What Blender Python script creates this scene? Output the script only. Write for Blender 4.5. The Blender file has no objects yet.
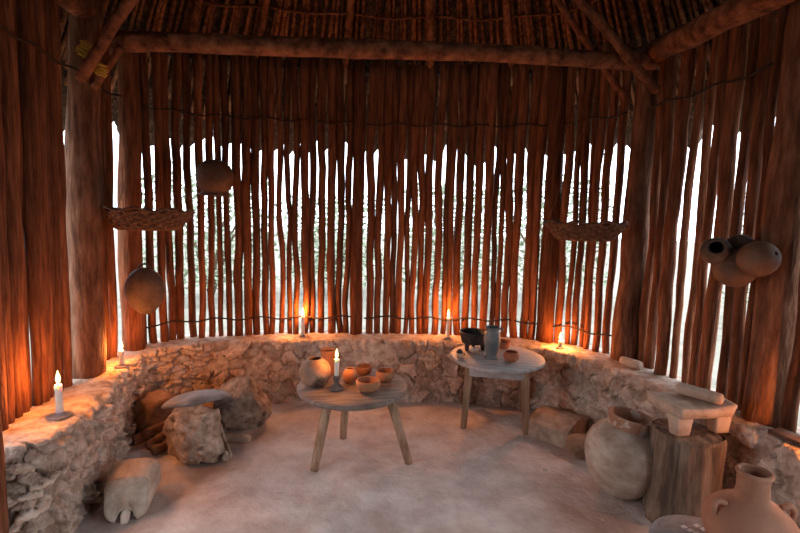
import bpy, bmesh, math, random
import numpy as np
from mathutils import Vector, Matrix, noise
PI = math.pi
random.seed(7)
SC = bpy.context.scene
COL = SC.collection

# ------------------------------------------------------------------ camera
F, EYE, TILT, ROLL = 450.0, 1.5, math.atan(44.5 / 450), 0.02
cd = bpy.data.cameras.new('camera')
cd.sensor_width = 36; cd.lens = 36 * F / 800; cd.clip_start = 0.05
cam = bpy.data.objects.new('camera', cd); COL.objects.link(cam)
cam.matrix_world = (Matrix.Translation((0, 0, EYE)) @ Matrix.Rotation(PI / 2 - TILT, 4, 'X') @ Matrix.Rotation(ROLL, 4, 'Z'))
SC.camera = cam

def ray(px, py):
    u, v = (px - 400) / F, (266.5 - py) / F
    c, s = math.cos(ROLL), math.sin(ROLL)
    u, v = u * c - v * s, u * s + v * c
    return Vector((u, math.cos(TILT) + v * math.sin(TILT), -math.sin(TILT) + v * math.cos(TILT)))
def at(px, py, z):          # where a sight line meets the level z
    d = ray(px, py); return Vector((0, 0, EYE)) + d * ((z - EYE) / d.z)
def atd(px, py, y):         # ... and where it meets the depth y
    d = ray(px, py); return Vector((0, 0, EYE)) + d * (y / d.y)

# ------------------------------------------------------------------ materials
def mat(name, cols, rough=.85, scale=(6, 6, 6), detail=6, bump=.25, bscale=30, bdist=.01, rand=0., spec=.25, stretchbump=None,
        spots=None, attr=None, coat=None):
    m = bpy.data.materials.new(name); m.use_nodes = True
    nt = m.node_tree; N, L = nt.nodes, nt.links
    p = N['Principled BSDF']; p.inputs['Roughness'].default_value = rough
    p.inputs['Specular IOR Level'].default_value = spec
    tc = N.new('ShaderNodeTexCoord'); mp = N.new('ShaderNodeMapping'); mp.inputs['Scale'].default_value = scale
    vec = tc.outputs['Object']
    if rand:
        oi = N.new('ShaderNodeObjectInfo'); ad = N.new('ShaderNodeVectorMath'); ad.operation = 'ADD'
        mu = N.new('ShaderNodeMath'); mu.operation = 'MULTIPLY'; mu.inputs[1].default_value = 37.
        L.new(oi.outputs['Random'], mu.inputs[0]); L.new(vec, ad.inputs[0]); L.new(mu.outputs[0], ad.inputs[1]); vec = ad.outputs[0]
    L.new(vec, mp.inputs['Vector'])
    nz = N.new('ShaderNodeTexNoise'); nz.inputs['Scale'].default_value = 1; nz.inputs['Detail'].default_value = detail
    nz.inputs['Roughness'].default_value = .62
    L.new(mp.outputs[0], nz.inputs['Vector'])
    cr = N.new('ShaderNodeValToRGB'); e = cr.color_ramp.elements
    n = len(cols)
    for i, c in enumerate(cols):
        pos = .35 + .31 * i / max(1, n - 1)
        el = e[i] if i < 2 else e.new(pos)
        el.position = pos; el.color = (*c, 1)
    L.new(nz.outputs['Fac'], cr.inputs['Fac']); col = cr.outputs['Color']
    def mix(a, b, fac, blend='MIX'):
        x = N.new('ShaderNodeMix'); x.data_type = 'RGBA'; x.blend_type = blend
        for s, v in ((x.inputs[0], fac), (x.inputs[6], a), (x.inputs[7], b)):
            if hasattr(v, 'links'): L.new(v, s)
            else: s.default_value = v if isinstance(v, float) else (*v, 1)
        return x.outputs[2]
    if spots:                                        # stains with their own shape
        sc_, lo, hi, c2 = spots
        n2 = N.new('ShaderNodeTexNoise'); n2.inputs['Scale'].default_value = sc_; n2.inputs['Detail'].default_value = 4
        L.new(vec, n2.inputs['Vector'])
        mr = N.new('ShaderNodeMapRange'); mr.inputs[1].default_value = lo; mr.inputs[2].default_value = hi
        L.new(n2.outputs['Fac'], mr.inputs[0]); col = mix(col, c2, mr.outputs[0])
    if attr:                                         # stones set in earth mortar
        a = N.new('ShaderNodeAttribute'); a.attribute_name = 'stone'
        sp = N.new('ShaderNodeSeparateColor'); L.new(a.outputs['Color'], sp.inputs[0])
        hs = N.new('ShaderNodeHueSaturation'); L.new(col, hs.inputs['Color'])
        mr = N.new('ShaderNodeMapRange'); mr.inputs[3].default_value = .68; mr.inputs[4].default_value = 1.25
        L.new(sp.outputs[1], mr.inputs[0]); L.new(mr.outputs[0], hs.inputs['Value'])
        col = mix(hs.outputs[0], attr, sp.outputs[0])
    if rand:
        hs = N.new('ShaderNodeHueSaturation'); L.new(col, hs.inputs['Color'])
        mr = N.new('ShaderNodeMapRange'); mr.inputs[3].default_value = 1 - rand; mr.inputs[4].default_value = 1 + rand
        L.new(oi.outputs['Random'], mr.inputs[0]); L.new(mr.outputs[0], hs.inputs['Value']); col = hs.outputs[0]
    L.new(col, p.inputs['Base Color'])
    if bump:
        mb = N.new('ShaderNodeMapping'); mb.inputs['Scale'].default_value = stretchbump or (bscale,) * 3
        L.new(vec, mb.inputs['Vector'])
        n3 = N.new('ShaderNodeTexNoise'); n3.inputs['Scale'].default_value = 1; n3.inputs['Detail'].default_value = 5
        L.new(mb.outputs[0], n3.inputs['Vector'])
        bp = N.new('ShaderNodeBump'); bp.inputs['Strength'].default_value = bump; bp.inputs['Distance'].default_value = bdist
        L.new(n3.outputs['Fac'], bp.inputs['Height']); L.new(bp.outputs[0], p.inputs['Normal'])
    return m

M = {}
M['pole'] = mat('pole_bark', [(.095, .029, .012), (.18, .060, .024), (.27, .098, .043)], scale=(40, 40, 4.5), bump=.9, stretchbump=(75, 75, 9), bdist=.016, rand=.35)
M['post'] = mat('post_bark', [(.095, .037, .019), (.19, .080, .041), (.30, .145, .083)], scale=(24, 24, 4.5), bump=.9, stretchbump=(42, 42, 8), bdist=.02, rand=.12)
M['beam'] = mat('beam_wood', [(.075, .025, .011), (.20, .072, .032), (.32, .13, .062)], scale=(14, 14, 14), bump=.6, bscale=40, bdist=.012, rand=.12)
M['lath'] = mat('lath_wood', [(.07, .023, .009), (.18, .062, .025), (.30, .12, .05)], scale=(30, 30, 30), bump=.4, bscale=60, rand=.4)
M['thatch'] = mat('thatch', [(.035, .018, .009), (.085, .042, .021), (.16, .085, .045)], scale=(40, 40, 14), bump=1, bscale=60, bdist=.03)
M['vine'] = mat('vine', [(.03, .018, .012), (.07, .04, .028)], scale=(60, 60, 60), bump=.3)
M['stonewall'] = mat('stone_and_mud', [(.40, .265, .19), (.60, .45, .35), (.74, .60, .49)], scale=(16, 16, 16), bump=.9, bscale=48, bdist=.018, attr=(.17, .095, .06))
M['floor'] = mat('packed_earth', [(.50, .395, .345), (.64, .54, .485), (.76, .68, .625)], scale=(4, 4, 4), detail=9, bump=.8, bscale=26, bdist=.014, spots=(1.4, .55, .75, (.33, .235, .18)))
M['rock'] = mat('limestone_rock', [(.21, .145, .105), (.38, .29, .22), (.56, .46, .37)], scale=(14, 14, 14), bump=.8, bscale=34, bdist=.02, spots=(11, .6, .7, (.13, .09, .07)))
M['brownrock'] = mat('brown_rock', [(.20, .115, .07), (.32, .19, .12), (.42, .28, .19)], scale=(7, 7, 7), bump=.7, bscale=30, bdist=.015)
M['trough'] = mat('pale_worn_wood', [(.36, .27, .20), (.47, .37, .29), (.56, .46, .37)], scale=(5, 16, 16), bump=.4, bscale=40, bdist=.006)
M['peg'] = mat('pale_peg', [(.6, .5, .41), (.7, .6, .5)], scale=(9, 9, 9), bump=.2)
M['comal'] = mat('grey_griddle_clay', [(.12, .115, .12), (.19, .185, .19), (.27, .26, .265)], rough=.55, scale=(9, 9, 9), bump=.3, bscale=60, bdist=.004, spec=.4)
M['fire'] = mat('firewood', [(.13, .06, .035), (.24, .12, .07), (.36, .2, .12)], scale=(18, 18, 18), bump=.6, bscale=50, rand=.2)
M['tabletop'] = mat('grey_table_board', [(.27, .245, .225), (.39, .36, .34), (.50, .47, .45)], rough=.6, scale=(5, 40, 8), bump=.3, stretchbump=(12, 120, 20), bdist=.004, spec=.4)
M['tabletop_brown'] = mat('brown_table_board', [(.13, .095, .075), (.21, .16, .13), (.29, .235, .20)], rough=.6, scale=(5, 40, 8), bump=.3, stretchbump=(12, 120, 20), bdist=.004, spec=.4)
M['tableleg'] = mat('table_leg_wood', [(.22, .125, .07), (.34, .21, .13), (.43, .29, .19)], rough=.75, scale=(25, 25, 4), bump=.35, stretchbump=(60, 60, 8), bdist=.005)
M['terra'] = mat('terracotta', [(.30, .125, .06), (.42, .19, .095), (.52, .26, .14)], rough=.75, scale=(7, 7, 7), bump=.2, bscale=50, bdist=.004, rand=.12)
M['redclay'] = mat('red_clay', [(.27, .085, .04), (.36, .12, .06), (.43, .17, .085)], rough=.65, scale=(7, 7, 7), bump=.15, bscale=50, bdist=.003)
M['smoke'] = mat('smoked_pot', [(.20, .125, .085), (.33, .215, .145), (.42, .29, .20)], rough=.65, scale=(6, 6, 6), bump=.2, bscale=50, bdist=.004, spots=(7, .52, .66, (.07, .045, .032)))
M['gourd'] = mat('dried_gourd', [(.085, .036, .018), (.15, .065, .033), (.22, .105, .056)], rough=.6, scale=(8, 8, 8), bump=.15, bscale=40, bdist=.004, spec=.4, rand=.1)
M['darkpot'] = mat('sooty_clay', [(.05, .03, .022), (.10, .06, .042), (.15, .09, .06)], rough=.65, scale=(8, 8, 8), bump=.2, bscale=40, bdist=.004, spec=.35)
M['black'] = mat('black_basalt', [(.018, .018, .018), (.035, .034, .034), (.055, .052, .05)], rough=.7, scale=(30, 30, 30), bump=.5, bscale=90, bdist=.004)
M['jug'] = mat('blue_grey_clay', [(.10, .115, .12), (.15, .17, .175), (.2, .22, .225)], rough=.5, scale=(8, 8, 12), bump=.2, bscale=60, bdist=.003, spec=.45)
M['olla'] = mat('limed_jar', [(.33, .225, .16), (.45, .34, .26), (.56, .46, .37)], rough=.85, scale=(8, 8, 14), bump=.5, bscale=40, bdist=.006)
M['neck'] = mat('flaked_red_neck', [(.30, .145, .085), (.37, .19, .12), (.43, .25, .17)], rough=.85, scale=(12, 12, 12), bump=.4, bscale=40, bdist=.005, spots=(17, .56, .62, (.52, .42, .34)))
M['waterjug'] = mat('pink_clay', [(.32, .145, .085), (.39, .185, .112), (.45, .23, .145)], rough=.8, scale=(5, 5, 5), bump=.3, bscale=50, bdist=.004)
M['stump'] = mat('stump_bark', [(.085, .052, .035), (.19, .125, .085), (.33, .24, .175)], scale=(20, 20, 3), bump=.9, stretchbump=(45, 45, 6), bdist=.02)
M['metate'] = mat('metate_stone', [(.40, .27, .19), (.54, .385, .285), (.63, .48, .37)], rough=.9, scale=(10, 10, 10), bump=.5, bscale=80, bdist=.004)
M['block'] = mat('brown_block_wood', [(.28, .18, .125), (.40, .275, .20), (.50, .36, .27)], rough=.8, scale=(14, 14, 14), bump=.3, bscale=40, bdist=.005)
M['basket'] = mat('dark_wicker', [(.06, .026, .013), (.13, .06, .032), (.21, .11, .06)], rough=.8, scale=(40, 40, 40), bump=.4, bscale=90)
M['cord'] = mat('straw_cord', [(.55, .34, .05), (.75, .5, .1)], scale=(40, 40, 40), bump=0)
M['string'] = mat('brown_string', [(.12, .07, .04), (.2, .12, .07)], scale=(40, 40, 40), bump=0)
M['puddle'] = mat('melted_wax_puddle', [(.25, .2, .19), (.36, .3, .28)], rough=.45, scale=(20, 20, 20), bump=0)
M['holder'] = mat('grey_holder', [(.13, .10, .085), (.21, .17, .15)], rough=.7, scale=(20, 20, 20), bump=.4)
M['wick'] = mat('wick', [(.01, .01, .01), (.02, .015, .01)], bump=0)
M['mat'] = mat('grey_stool_top', [(.26, .235, .225), (.34, .315, .30), (.4, .375, .36)], scale=(20, 20, 20), bump=.5, bscale=80, bdist=.004)
M['white'] = mat('white_inlay', [(.68, .68, .70), (.78, .78, .8)], scale=(20, 20, 20), bump=.2)
M['plank'] = mat('dark_plank', [(.06, .035, .025), (.13, .075, .05)], scale=(20, 4, 20), bump=.4)
M['pebble'] = mat('pale_pebble', [(.5, .42, .36), (.62, .54, .47)], scale=(20, 20, 20), bump=.4)
M['outground'] = mat('bare_ground', [(.17, .15, .11), (.27, .24, .19)], scale=(2, 2, 2), bump=.3)
M['leaf'] = mat('leaves', [(.22, .27, .17), (.34, .39, .27), (.46, .50, .38)], scale=(20, 20, 20), bump=0, rand=.2)
M['bark2'] = mat('shrub_wood', [(.1, .07, .05), (.2, .15, .1)], scale=(20, 20, 4), bump=.3)
# candle wax lets some light through
m = mat('candle_wax', [(.74, .68, .60), (.84, .79, .72)], rough=.45, scale=(20, 20, 20), bump=0)
p = m.node_tree.nodes['Principled BSDF']; p.inputs['Subsurface Weight'].default_value = .6
p.inputs['Subsurface Radius'].default_value = (1, .5, .25); p.inputs['Subsurface Scale'].default_value = .05; M['wax'] = m
# flames: see-through and glowing
m = bpy.data.materials.new('flame'); m.use_nodes = True; nt = m.node_tree; nt.nodes.clear()
o_ = nt.nodes.new('ShaderNodeOutputMaterial'); a_ = nt.nodes.new('ShaderNodeAddShader'); t_ = nt.nodes.new('ShaderNodeBsdfTransparent')
e_ = nt.nodes.new('ShaderNodeEmission'); e_.inputs[0].default_value = (1, .60, .20, 1); e_.inputs[1].default_value = 5
nt.links.new(t_.outputs[0], a_.inputs[0]); nt.links.new(e_.outputs[0], a_.inputs[1]); nt.links.new(a_.outputs[0], o_.inputs[0]); M['flame'] = m

# ------------------------------------------------------------------ builders
def obj(name, bm, m, parent=None, smooth=True, loc=None):
    me = bpy.data.meshes.new(name)
    bmesh.ops.recalc_face_normals(bm, faces=bm.faces)
    if smooth:
        for f in bm.faces: f.smooth = True
    bm.to_mesh(me); bm.free()
    me.materials.append(M[m] if isinstance(m, str) else m)
    o = bpy.data.objects.new(name, me); COL.objects.link(o)
    if parent is not None: o.parent = parent
    if loc is not None: o.location = loc
    return o
def tag(o, label, cat, group=None):
    o['label'] = label; o['category'] = cat; o['kind'] = 'thing'
    if group: o['group'] = group
    return o
def thing(name, label, cat, loc, rot=(0, 0, 0), group=None):
    o = bpy.data.objects.new(name, None); COL.objects.link(o)
    o.location = loc; o.rotation_euler = rot; o.empty_display_size = .05
    return tag(o, label, cat, group)
def struct(o): o['kind'] = 'structure'; return o
B = bmesh.new
def frame(d):
    d = d.normalized(); a = Vector((0, 0, 1)) if abs(d.z) < .9 else Vector((1, 0, 0))
    u = d.cross(a).normalized(); return u, d.cross(u).normalized()
def tube(bm, pts, rad, n=10, rough=0., seed=0, caps=True, freq=9, flat=1.):
    pts = [Vector(q) for q in pts]; rings = []
    u = v = None
    for i, q in enumerate(pts):
        d = pts[min(i + 1, len(pts) - 1)] - pts[max(i - 1, 0)]
        if u is None: u, v = frame(d)
        else:
            d.normalize(); u = (u - d * u.dot(d)).normalized(); v = d.cross(u).normalized()
        r = rad[i] if hasattr(rad, '__len__') else rad
        ring = []
        for k in range(n):
            a = 2 * PI * k / n
            rr = r
            if rough: rr *= 1 + rough * noise.noise(Vector((math.cos(a) * 1.3 + seed * 3.1, math.sin(a) * 1.3, (i * .35 if freq == 0 else q.length * freq) + seed)))
            ring.append(bm.verts.new(q + (u * math.cos(a) + v * math.sin(a) * flat) * rr))
        rings.append(ring)
    for a, b in zip(rings, rings[1:]):
        for k in range(n): bm.faces.new((a[k], a[(k + 1) % n], b[(k + 1) % n], b[k]))
    if caps: bm.faces.new(rings[0][::-1]); bm.faces.new(rings[-1])
    return rings
def lathe(bm, prof, n=32, wob=0., seed=0, centre=(0, 0)):
    """prof: (radius, height) from the axis at one end to the axis at the other."""
    rings = []
    for r, z in prof:
        if r < 1e-6: rings.append([bm.verts.new((centre[0], centre[1], z))]); continue
        ring = []
        for k in range(n):
            a = 2 * PI * k / n
            rr = r * (1 + (wob * noise.noise(Vector((math.cos(a) * 1.2, math.sin(a) * 1.2, z * 6 + seed))) if wob else 0))
            ring.append(bm.verts.new((centre[0] + rr * math.cos(a), centre[1] + rr * math.sin(a), z)))
        rings.append(ring)
    for a, b in zip(rings, rings[1:]):
        for k in range(n):
            k2 = (k + 1) % n
            if len(a) == 1 and len(b) == 1: continue
            if len(a) == 1: bm.faces.new((a[0], b[k], b[k2]))
            elif len(b) == 1: bm.faces.new((a[k], a[k2], b[0]))
            else: bm.faces.new((a[k], a[k2], b[k2], b[k]))
def spline(P, k=6):
    P = [Vector(q) for q in P]; out = []
    Q = [P[0] * 2 - P[1]] + P + [P[-1] * 2 - P[-2]]
    for i in range(len(P) - 1):
        a, b, c, d = Q[i:i + 4]
        for j in range(k):
            t = j / k
            out.append(.5 * ((2 * b) + (c - a) * t + (2 * a - 5 * b + 4 * c - d) * t * t + (3 * b - a - 3 * c + d) * t ** 3))
    out.append(P[-1].copy()); return out
def vessel(outer, th, k=5, foot=True):
    """closed pot profile: outside from the foot up, over the lip and down the inside."""
    o = [(q.x, q.y) for q in spline([(r, z, 0) for r, z in outer], k)]
    o = [(max(r, .002), z) for r, z in o]
    inn = []
    for i, (r, z) in enumerate(o):
        inn.append((max(r - th, .001), max(z, o[0][1] + th)))
    lip = ((o[-1][0] - th / 2), o[-1][1] + th * .45)
    return [(0, o[0][1])] + o + [lip] + inn[::-1] + [(0, o[0][1] + th)]
def rock(bm, size, seed, sub=4, amp=.22, freq=1.4, flat=None, pits=0, facets=0):
    bmesh.ops.create_icosphere(bm, subdivisions=sub, radius=1)
    rnd = random.Random(seed); s = Vector((seed * 7.3, seed * 1.7, seed * 3.9))
    planes = []
    for _ in range(facets):
        d = Vector((rnd.uniform(-1, 1), rnd.uniform(-1, 1), rnd.uniform(-.6, 1))).normalized(); planes.append((d, rnd.uniform(.62, .85)))
    for v in bm.verts:
        q = v.co.copy(); r = 1.
        for d, h in planes:
            c = q.dot(d)
            if c > 0 and c * r > h: r = h / c
        r *= 1 + amp * noise.noise(q * freq + s) + amp * .45 * noise.noise(q * freq * 2.7 + s) + amp * .18 * noise.noise(q * freq * 7 + s)
        if pits:
            w = noise.noise(q * 5 + s * 2)
            if w > .18: r -= pits * min(1, (w - .18) * 4)
        q = q * r
        v.co = Vector((q.x * size[0] / 2, q.y * size[1] / 2, q.z * size[2] / 2))
    zmin = min(v.co.z for v in bm.verts); zf = zmin + .10 * size[2]
    for v in bm.verts:
        v.co.z = max(v.co.z, zf) - zf
def box(bm, sx, sy, sz, bev=.01, seg=2, mat_=None, noise_=0, cuts=0, seed=0):
    r = bmesh.ops.create_cube(bm, size=1); vs = r['verts']
    for v in vs: v.co = Vector((v.co.x * sx, v.co.y * sy, (v.co.z + .5) * sz))
    es = list({e for v in vs for e in v.link_edges})
    g = bmesh.ops.bevel(bm, geom=es, offset=bev, segments=seg, affect='EDGES', profile=.6)
    vs = list({v for f in g['faces'] for v in f.verts} | {v for v in vs if v.is_valid})
    if mat_ is not None: bmesh.ops.transform(bm, matrix=mat_, verts=vs)
    return vs
def roughen(bm, amp, freq, seed=0):
    bm.normal_update()
    for v in bm.verts: v.co += v.normal * amp * noise.noise(v.co * freq + Vector((seed, seed * 2, 0)))

# ------------------------------------------------------------------ plan of the hut
def poly(P, k=10):
    c = spline([(x, y, 0) for x, y in P], k); L = [0.]
    for a, b in zip(c, c[1:]): L.append(L[-1] + (b - a).length)
    return c, L
def along(cl, s):
    c, L = cl; s = min(max(s, 0), L[-1])
    lo = max(0, min(len(L) - 2, int(np.searchsorted(L, s)) - 1)); t = (s - L[lo]) / max(1e-9, L[lo + 1] - L[lo])
    p = c[lo].lerp(c[lo + 1], t); d = (c[min(lo + 2, len(c) - 1)] - c[max(lo - 1, 0)]).normalized()
    return p, Vector((d.y, -d.x, 0))            # point and the normal that looks into the room
def nearest(cl, x, y):
    c, L = cl; return min(range(len(c)), key=lambda i: (c[i].x - x) ** 2 + (c[i].y - y) ** 2)
PLAN = poly([(-1.80, 1.85), (-1.87, 2.15), (-1.93, 2.5), (-1.98, 2.8), (-2.03, 3.08), (-2.02, 3.38), (-1.7, 3.68), (-1.2, 3.82), (-.8, 3.88), (-.3, 3.95),
             (.46, 3.95), (.9, 3.92), (1.26, 3.8), (1.52, 3.58), (1.70, 3.3), (1.82, 2.91), (1.90, 2.4), (1.94, 2.0), (1.96, 1.6), (1.97, 1.15)])
LEN = PLAN[1][-1]
LEDGE = .51

# ------------------------------------------------------------------ masonry bench wall (stone in mud mortar)
def masonry():
    inner = [(-1.93, 1.80), (-1.80, 1.79), (-1.62, 1.80), (-1.545, 1.87), (-1.56, 2.05), (-1.62, 2.35), (-1.74, 2.72), (-1.83, 3.05), (-1.82, 3.28), (-1.60, 3.46), (-1.19, 3.56),
             (-.7, 3.66), (-.28, 3.70), (.3, 3.70), (.84, 3.64), (1.25, 3.46), (1.46, 3.15), (1.60, 2.82), (1.70, 2.5), (1.78, 2.14), (1.83, 1.8), (1.85, 1.15)]
    outer = [(-1.99, 1.80), (-1.99, 1.83), (-2.0, 1.87), (-2.02, 1.93), (-2.04, 2.08), (-2.07, 2.35), (-2.12, 2.75), (-2.16, 3.1), (-2.12, 3.45), (-1.8, 3.78), (-1.25, 3.96),
             (-.8, 4.02), (-.3, 4.07), (.36, 4.09), (.95, 4.05), (1.36, 3.9), (1.66, 3.6), (1.84, 3.2), (1.96, 2.75), (2.03, 2.25), (2.07, 1.8), (2.1, 1.15)]
    K = 24
    ci = spline([(x, y, 0) for x, y in inner], K); co = spline([(x, y, 0) for x, y in outer], K)
    # resample by inner length
    L = [0.]
    for a, b in zip(ci, ci[1:]): L.append(L[-1] + (b - a).length)
    L = np.array(L); ns = int(L[-1] / .0062); S = np.linspace(0, L[-1], ns)
    CI = np.stack([np.interp(S, L, [q[i] for q in ci]) for i in (0, 1)], 1)
    CO = np.stack([np.interp(S, L, [q[i] for q in co]) for i in (0, 1)], 1)
    T = np.gradient(CI, axis=0); T /= np.linalg.norm(T, axis=1)[:, None]; Nn = np.stack([T[:, 1], -T[:, 0]], 1)
    zs = np.linspace(-.04, LEDGE - .02, 84)
    nt = 16
    # cells of stone on the face
    rng = np.random.RandomState(5)
    def cells(s, h, cw, ch):
        gx, gy = s / cw, h / ch
        ix, iy = np.floor(gx).astype(int), np.floor(gy).astype(int)
        tab = rng_tab
        tl = np.zeros(s.shape); d1 = np.full(s.shape, 9.); d2 = np.full(s.shape, 9.); idc = np.zeros(s.shape)
        for dx in (-2, -1, 0, 1, 2):
            for dy in (-2, -1, 0, 1, 2):
                cx, cy = ix + dx, iy + dy
                k = (cx * 73 + cy * 151) % 4093
                px = cx + .5 + .85 * (tab[k, 0] - .5) + .5 * (cy % 2); py = cy + .5 + .85 * (tab[k, 1] - .5)
                d = np.hypot(gx - px, gy - py) * (0.8 + .4 * tab[k, 2])
                m = d < d1
                d2 = np.where(m, d1, np.minimum(d2, d)); idc = np.where(m, tab[k, 3], idc); tl = np.where(m, (gx - px) * (tab[k, 1] - .5) * 2 + (gy - py) * (tab[k, 3] - .5) * 2.4, tl); d1 = np.where(m, d, d1)
        return d1, d2, idc, tl
    rng_tab = rng.rand(4093, 4)
    SS, ZZ = np.meshgrid(S, zs, indexing='ij')
    wv = np.array([[noise.noise(Vector((s * 7, z * 7, 0))) for z in zs] for s in S]); wv2 = np.array([[noise.noise(Vector((s * 7, z * 7, 9))) for z in zs] for s in S])
    fine = np.array([[noise.noise(Vector((s * 28, z * 28, 3))) for z in zs] for s in S])
    fine2 = np.array([[noise.noise(Vector((s * 75, z * 75, 5))) for z in zs] for s in S])
    left = np.clip((2.6 - SS) / .6, 0, 1)                    # rubble on the left, more mud at the back
    d1a, d2a, ida, ta = cells(SS + wv * .035 + fine * .012, ZZ + wv2 * .035 + fine2 * .008, .105, .046)
    d1b, d2b, idb, tb = cells(SS + wv * .07 + fine * .02, ZZ + wv2 * .07 + fine2 * .012, .13, .10)
    lw = (left > .5)
    e = np.where(lw, d2a - d1a, d2b - d1b); d1 = np.where(lw, d1a, d1b); idc = np.where(lw, ida, idb); tilt = np.where(lw, ta, tb * .6)
    jw = np.where(lw, .13, .085)
    keep = np.clip((wv * 1.9 + .42), 0, 1)                   # in places the mud covers the joints
    joint = np.clip(1 - e / jw, 0, 1) * np.where(lw, np.maximum(keep, .45), keep)
    disp = (.024 * np.where(lw, 1, .75) * (idc - .5) * 1.6) - joint ** .6 * np.where(lw, .036, .026) + tilt * .034 + fine * .011 + fine2 * .007 + wv * .012
    bat = .03 * (1 - ZZ / LEDGE)                              # the foot runs out a little
    me_v = []; cols = []
    V = np.zeros((ns, len(zs) + nt + 2, 3)); C = np.zeros((ns, len(zs) + nt + 2, 2))
    edge = np.clip((ZZ - (LEDGE - .06)) / .06, 0, 1)
    off = disp + bat - edge ** 2 * .015
    V[:, :len(zs), 0] = CI[:, 0:1] + Nn[:, 0:1] * off; V[:, :len(zs), 1] = CI[:, 1:2] + Nn[:, 1:2] * off; V[:, :len(zs), 2] = ZZ
    C[:, :len(zs), 0] = joint * .85; C[:, :len(zs), 1] = idc
    last = V[:, len(zs) - 1, :2]
    for j in range(nt):
        t = (j + .35) / nt
        q = last * (1 - t) + CO * t
        V[:, len(zs) + j, :2] = q
        V[:, len(zs) + j, 2] = [LEDGE + .007 * noise.noise(Vector((a * 9, b * 9, 0))) + .004 * noise.noise(Vector((a * 28, b * 28, 0))) - (.006 if j == 0 else 0) for a, b in q]
        C[:, len(zs) + j, 1] = [.55 + .5 * noise.noise(Vector((a * 6, b * 6, 4))) for a, b in q]
        C[:, len(zs) + j, 0] = [max(0, .6 * noise.noise(Vector((a * 5, b * 5, 8)))) for a, b in q]
    V[:, -2, :2] = CO; V[:, -2, 2] = LEDGE - .01; V[:, -1, :2] = CO; V[:, -1, 2] = -.04; C[:, -2:, 1] = .5
    W = V.shape[1]
    def piece(i0, i1, name):
        n = i1 - i0 + 1
        vs = V[i0:i1 + 1].reshape(-1, 3); cc = C[i0:i1 + 1].reshape(-1, 2)
        fs = []
        for i in range(n - 1):
            for j in range(W):
                j2 = (j + 1) % W
                fs.append((i * W + j, (i + 1) * W + j, (i + 1) * W + j2, i * W + j2))
        fs.append(tuple(range(W))); fs.append(tuple((n - 1) * W + j for j in range(W))[::-1])
        me = bpy.data.meshes.new(name); me.from_pydata([tuple(v) for v in vs], [], fs); me.update()
        a = me.color_attributes.new('stone', 'FLOAT_COLOR', 'POINT')
        a.data.foreach_set('color', np.concatenate([cc, np.zeros((len(cc), 1)), np.ones((len(cc), 1))], 1).astype(np.float32).ravel())
        me.polygons.foreach_set('use_smooth', [True] * len(me.polygons))
        bm = bmesh.new(); bm.from_mesh(me); bmesh.ops.recalc_face_normals(bm, faces=bm.faces); bm.to_mesh(me); bm.free()
        me.materials.append(M['stonewall'])
        o = bpy.data.objects.new(name, me); COL.objects.link(o); return struct(o)
    ia = int(np.argmin(np.hypot(CI[:, 0] + 1.74, CI[:, 1] - 3.38))); ib = int(np.argmin(np.hypot(CI[:, 0] - 1.3, CI[:, 1] - 3.40)))
    piece(0, ia, 'wall_left'); piece(ia, ib, 'wall_back'); piece(ib, ns - 1, 'wall_right')
masonry()

# ------------------------------------------------------------------ floor and ground outside
bm = B()
bmesh.ops.create_grid(bm, x_segments=230, y_segments=300, size=1)
for v in bm.verts:
    x, y = v.co.x * 2.25, .3 + v.co.y * 4.0
    z = .010 * noise.noise(Vector((x * 2.2, y * 2.2, 0))) + .007 * noise.noise(Vector((x * 6, y * 6, 3))) + .004 * noise.noise(Vector((x * 17, y * 17, 5)))
    v.co = Vector((x, y, z - .004))
struct(obj('floor', bm, 'floor'))
bm = B()
bmesh.ops.create_circle(bm, cap_ends=True, radius=60, segments=48)
for v in bm.verts: v.co.z = -.03
struct(obj('ground', bm, 'outground'))

# ------------------------------------------------------------------ posts
def post(name, label, x, y, r, z0, z1, top, seed, m='post', n=14, fork=0, flat=1.):
    o_pts = []; N_ = 16
    for i in range(N_ + 1):
        t = i / N_; h = (z1 - z0) * t
        w = .012 * math.sin(t * 5 + seed)
        o_pts.append((top[0] * t + w * .6, top[1] * t + .4 * w, h))
    bm = B(); tube(bm, o_pts, [r * (1.08 - .16 * i / N_) for i in range(N_ + 1)], n=n, rough=.22, seed=seed, freq=2.2, flat=flat)
    o = obj(name, bm, m, loc=(x, y, z0)); tag(o, label, 'post'); return o
JB = at(4, 500, .2)
posts = []
post('post', 'dark door jamb pole at the extreme left edge in front of the stone wall end', -1.665, 1.735, .05, 0, 2.75, (-.02, .0), 1, m='pole')
posts.append((-1.955, 2.74, .088)); post('post', 'broad grey-brown bark post in the left stick wall between the two ledge candles', -1.955, 2.74, .088, .5, 2.78, (.09, .02), 2)
posts.append((-2.0, 3.32, .075)); post('post', 'dark round post behind the left hanging basket and hanging flat gourd', -2.0, 3.32, .075, .5, 2.74, (.05, -.02), 3, m='pole')
posts.append((-.375, 3.92, .05)); post('post', 'thickest dark pole near the middle of the back stick wall', -.375, 3.92, .05, .5, 2.84, (.0, .0), 4, m='pole')
posts.append((1.26, 3.79, .068)); post('post', 'reddish post in the back wall just left of the right hanging basket', 1.26, 3.79, .068, .5, 2.80, (.0, .0), 5, m='pole')
posts.append((1.70, 3.30, .090)); post('post', 'big leaning post under the right end of the cross beam', 1.70, 3.30, .09, .5, 2.66, (.05, .02), 6, m='post')
posts.append((1.925, 2.27, .10)); post('post', 'massive weathered post behind the cluster of hanging gourds', 1.925, 2.27, .10, .5, 2.62, (.03, .0), 7, m='post')
psec = [PLAN[1][nearest(PLAN, x, y)] for x, y, r in posts]

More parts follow.
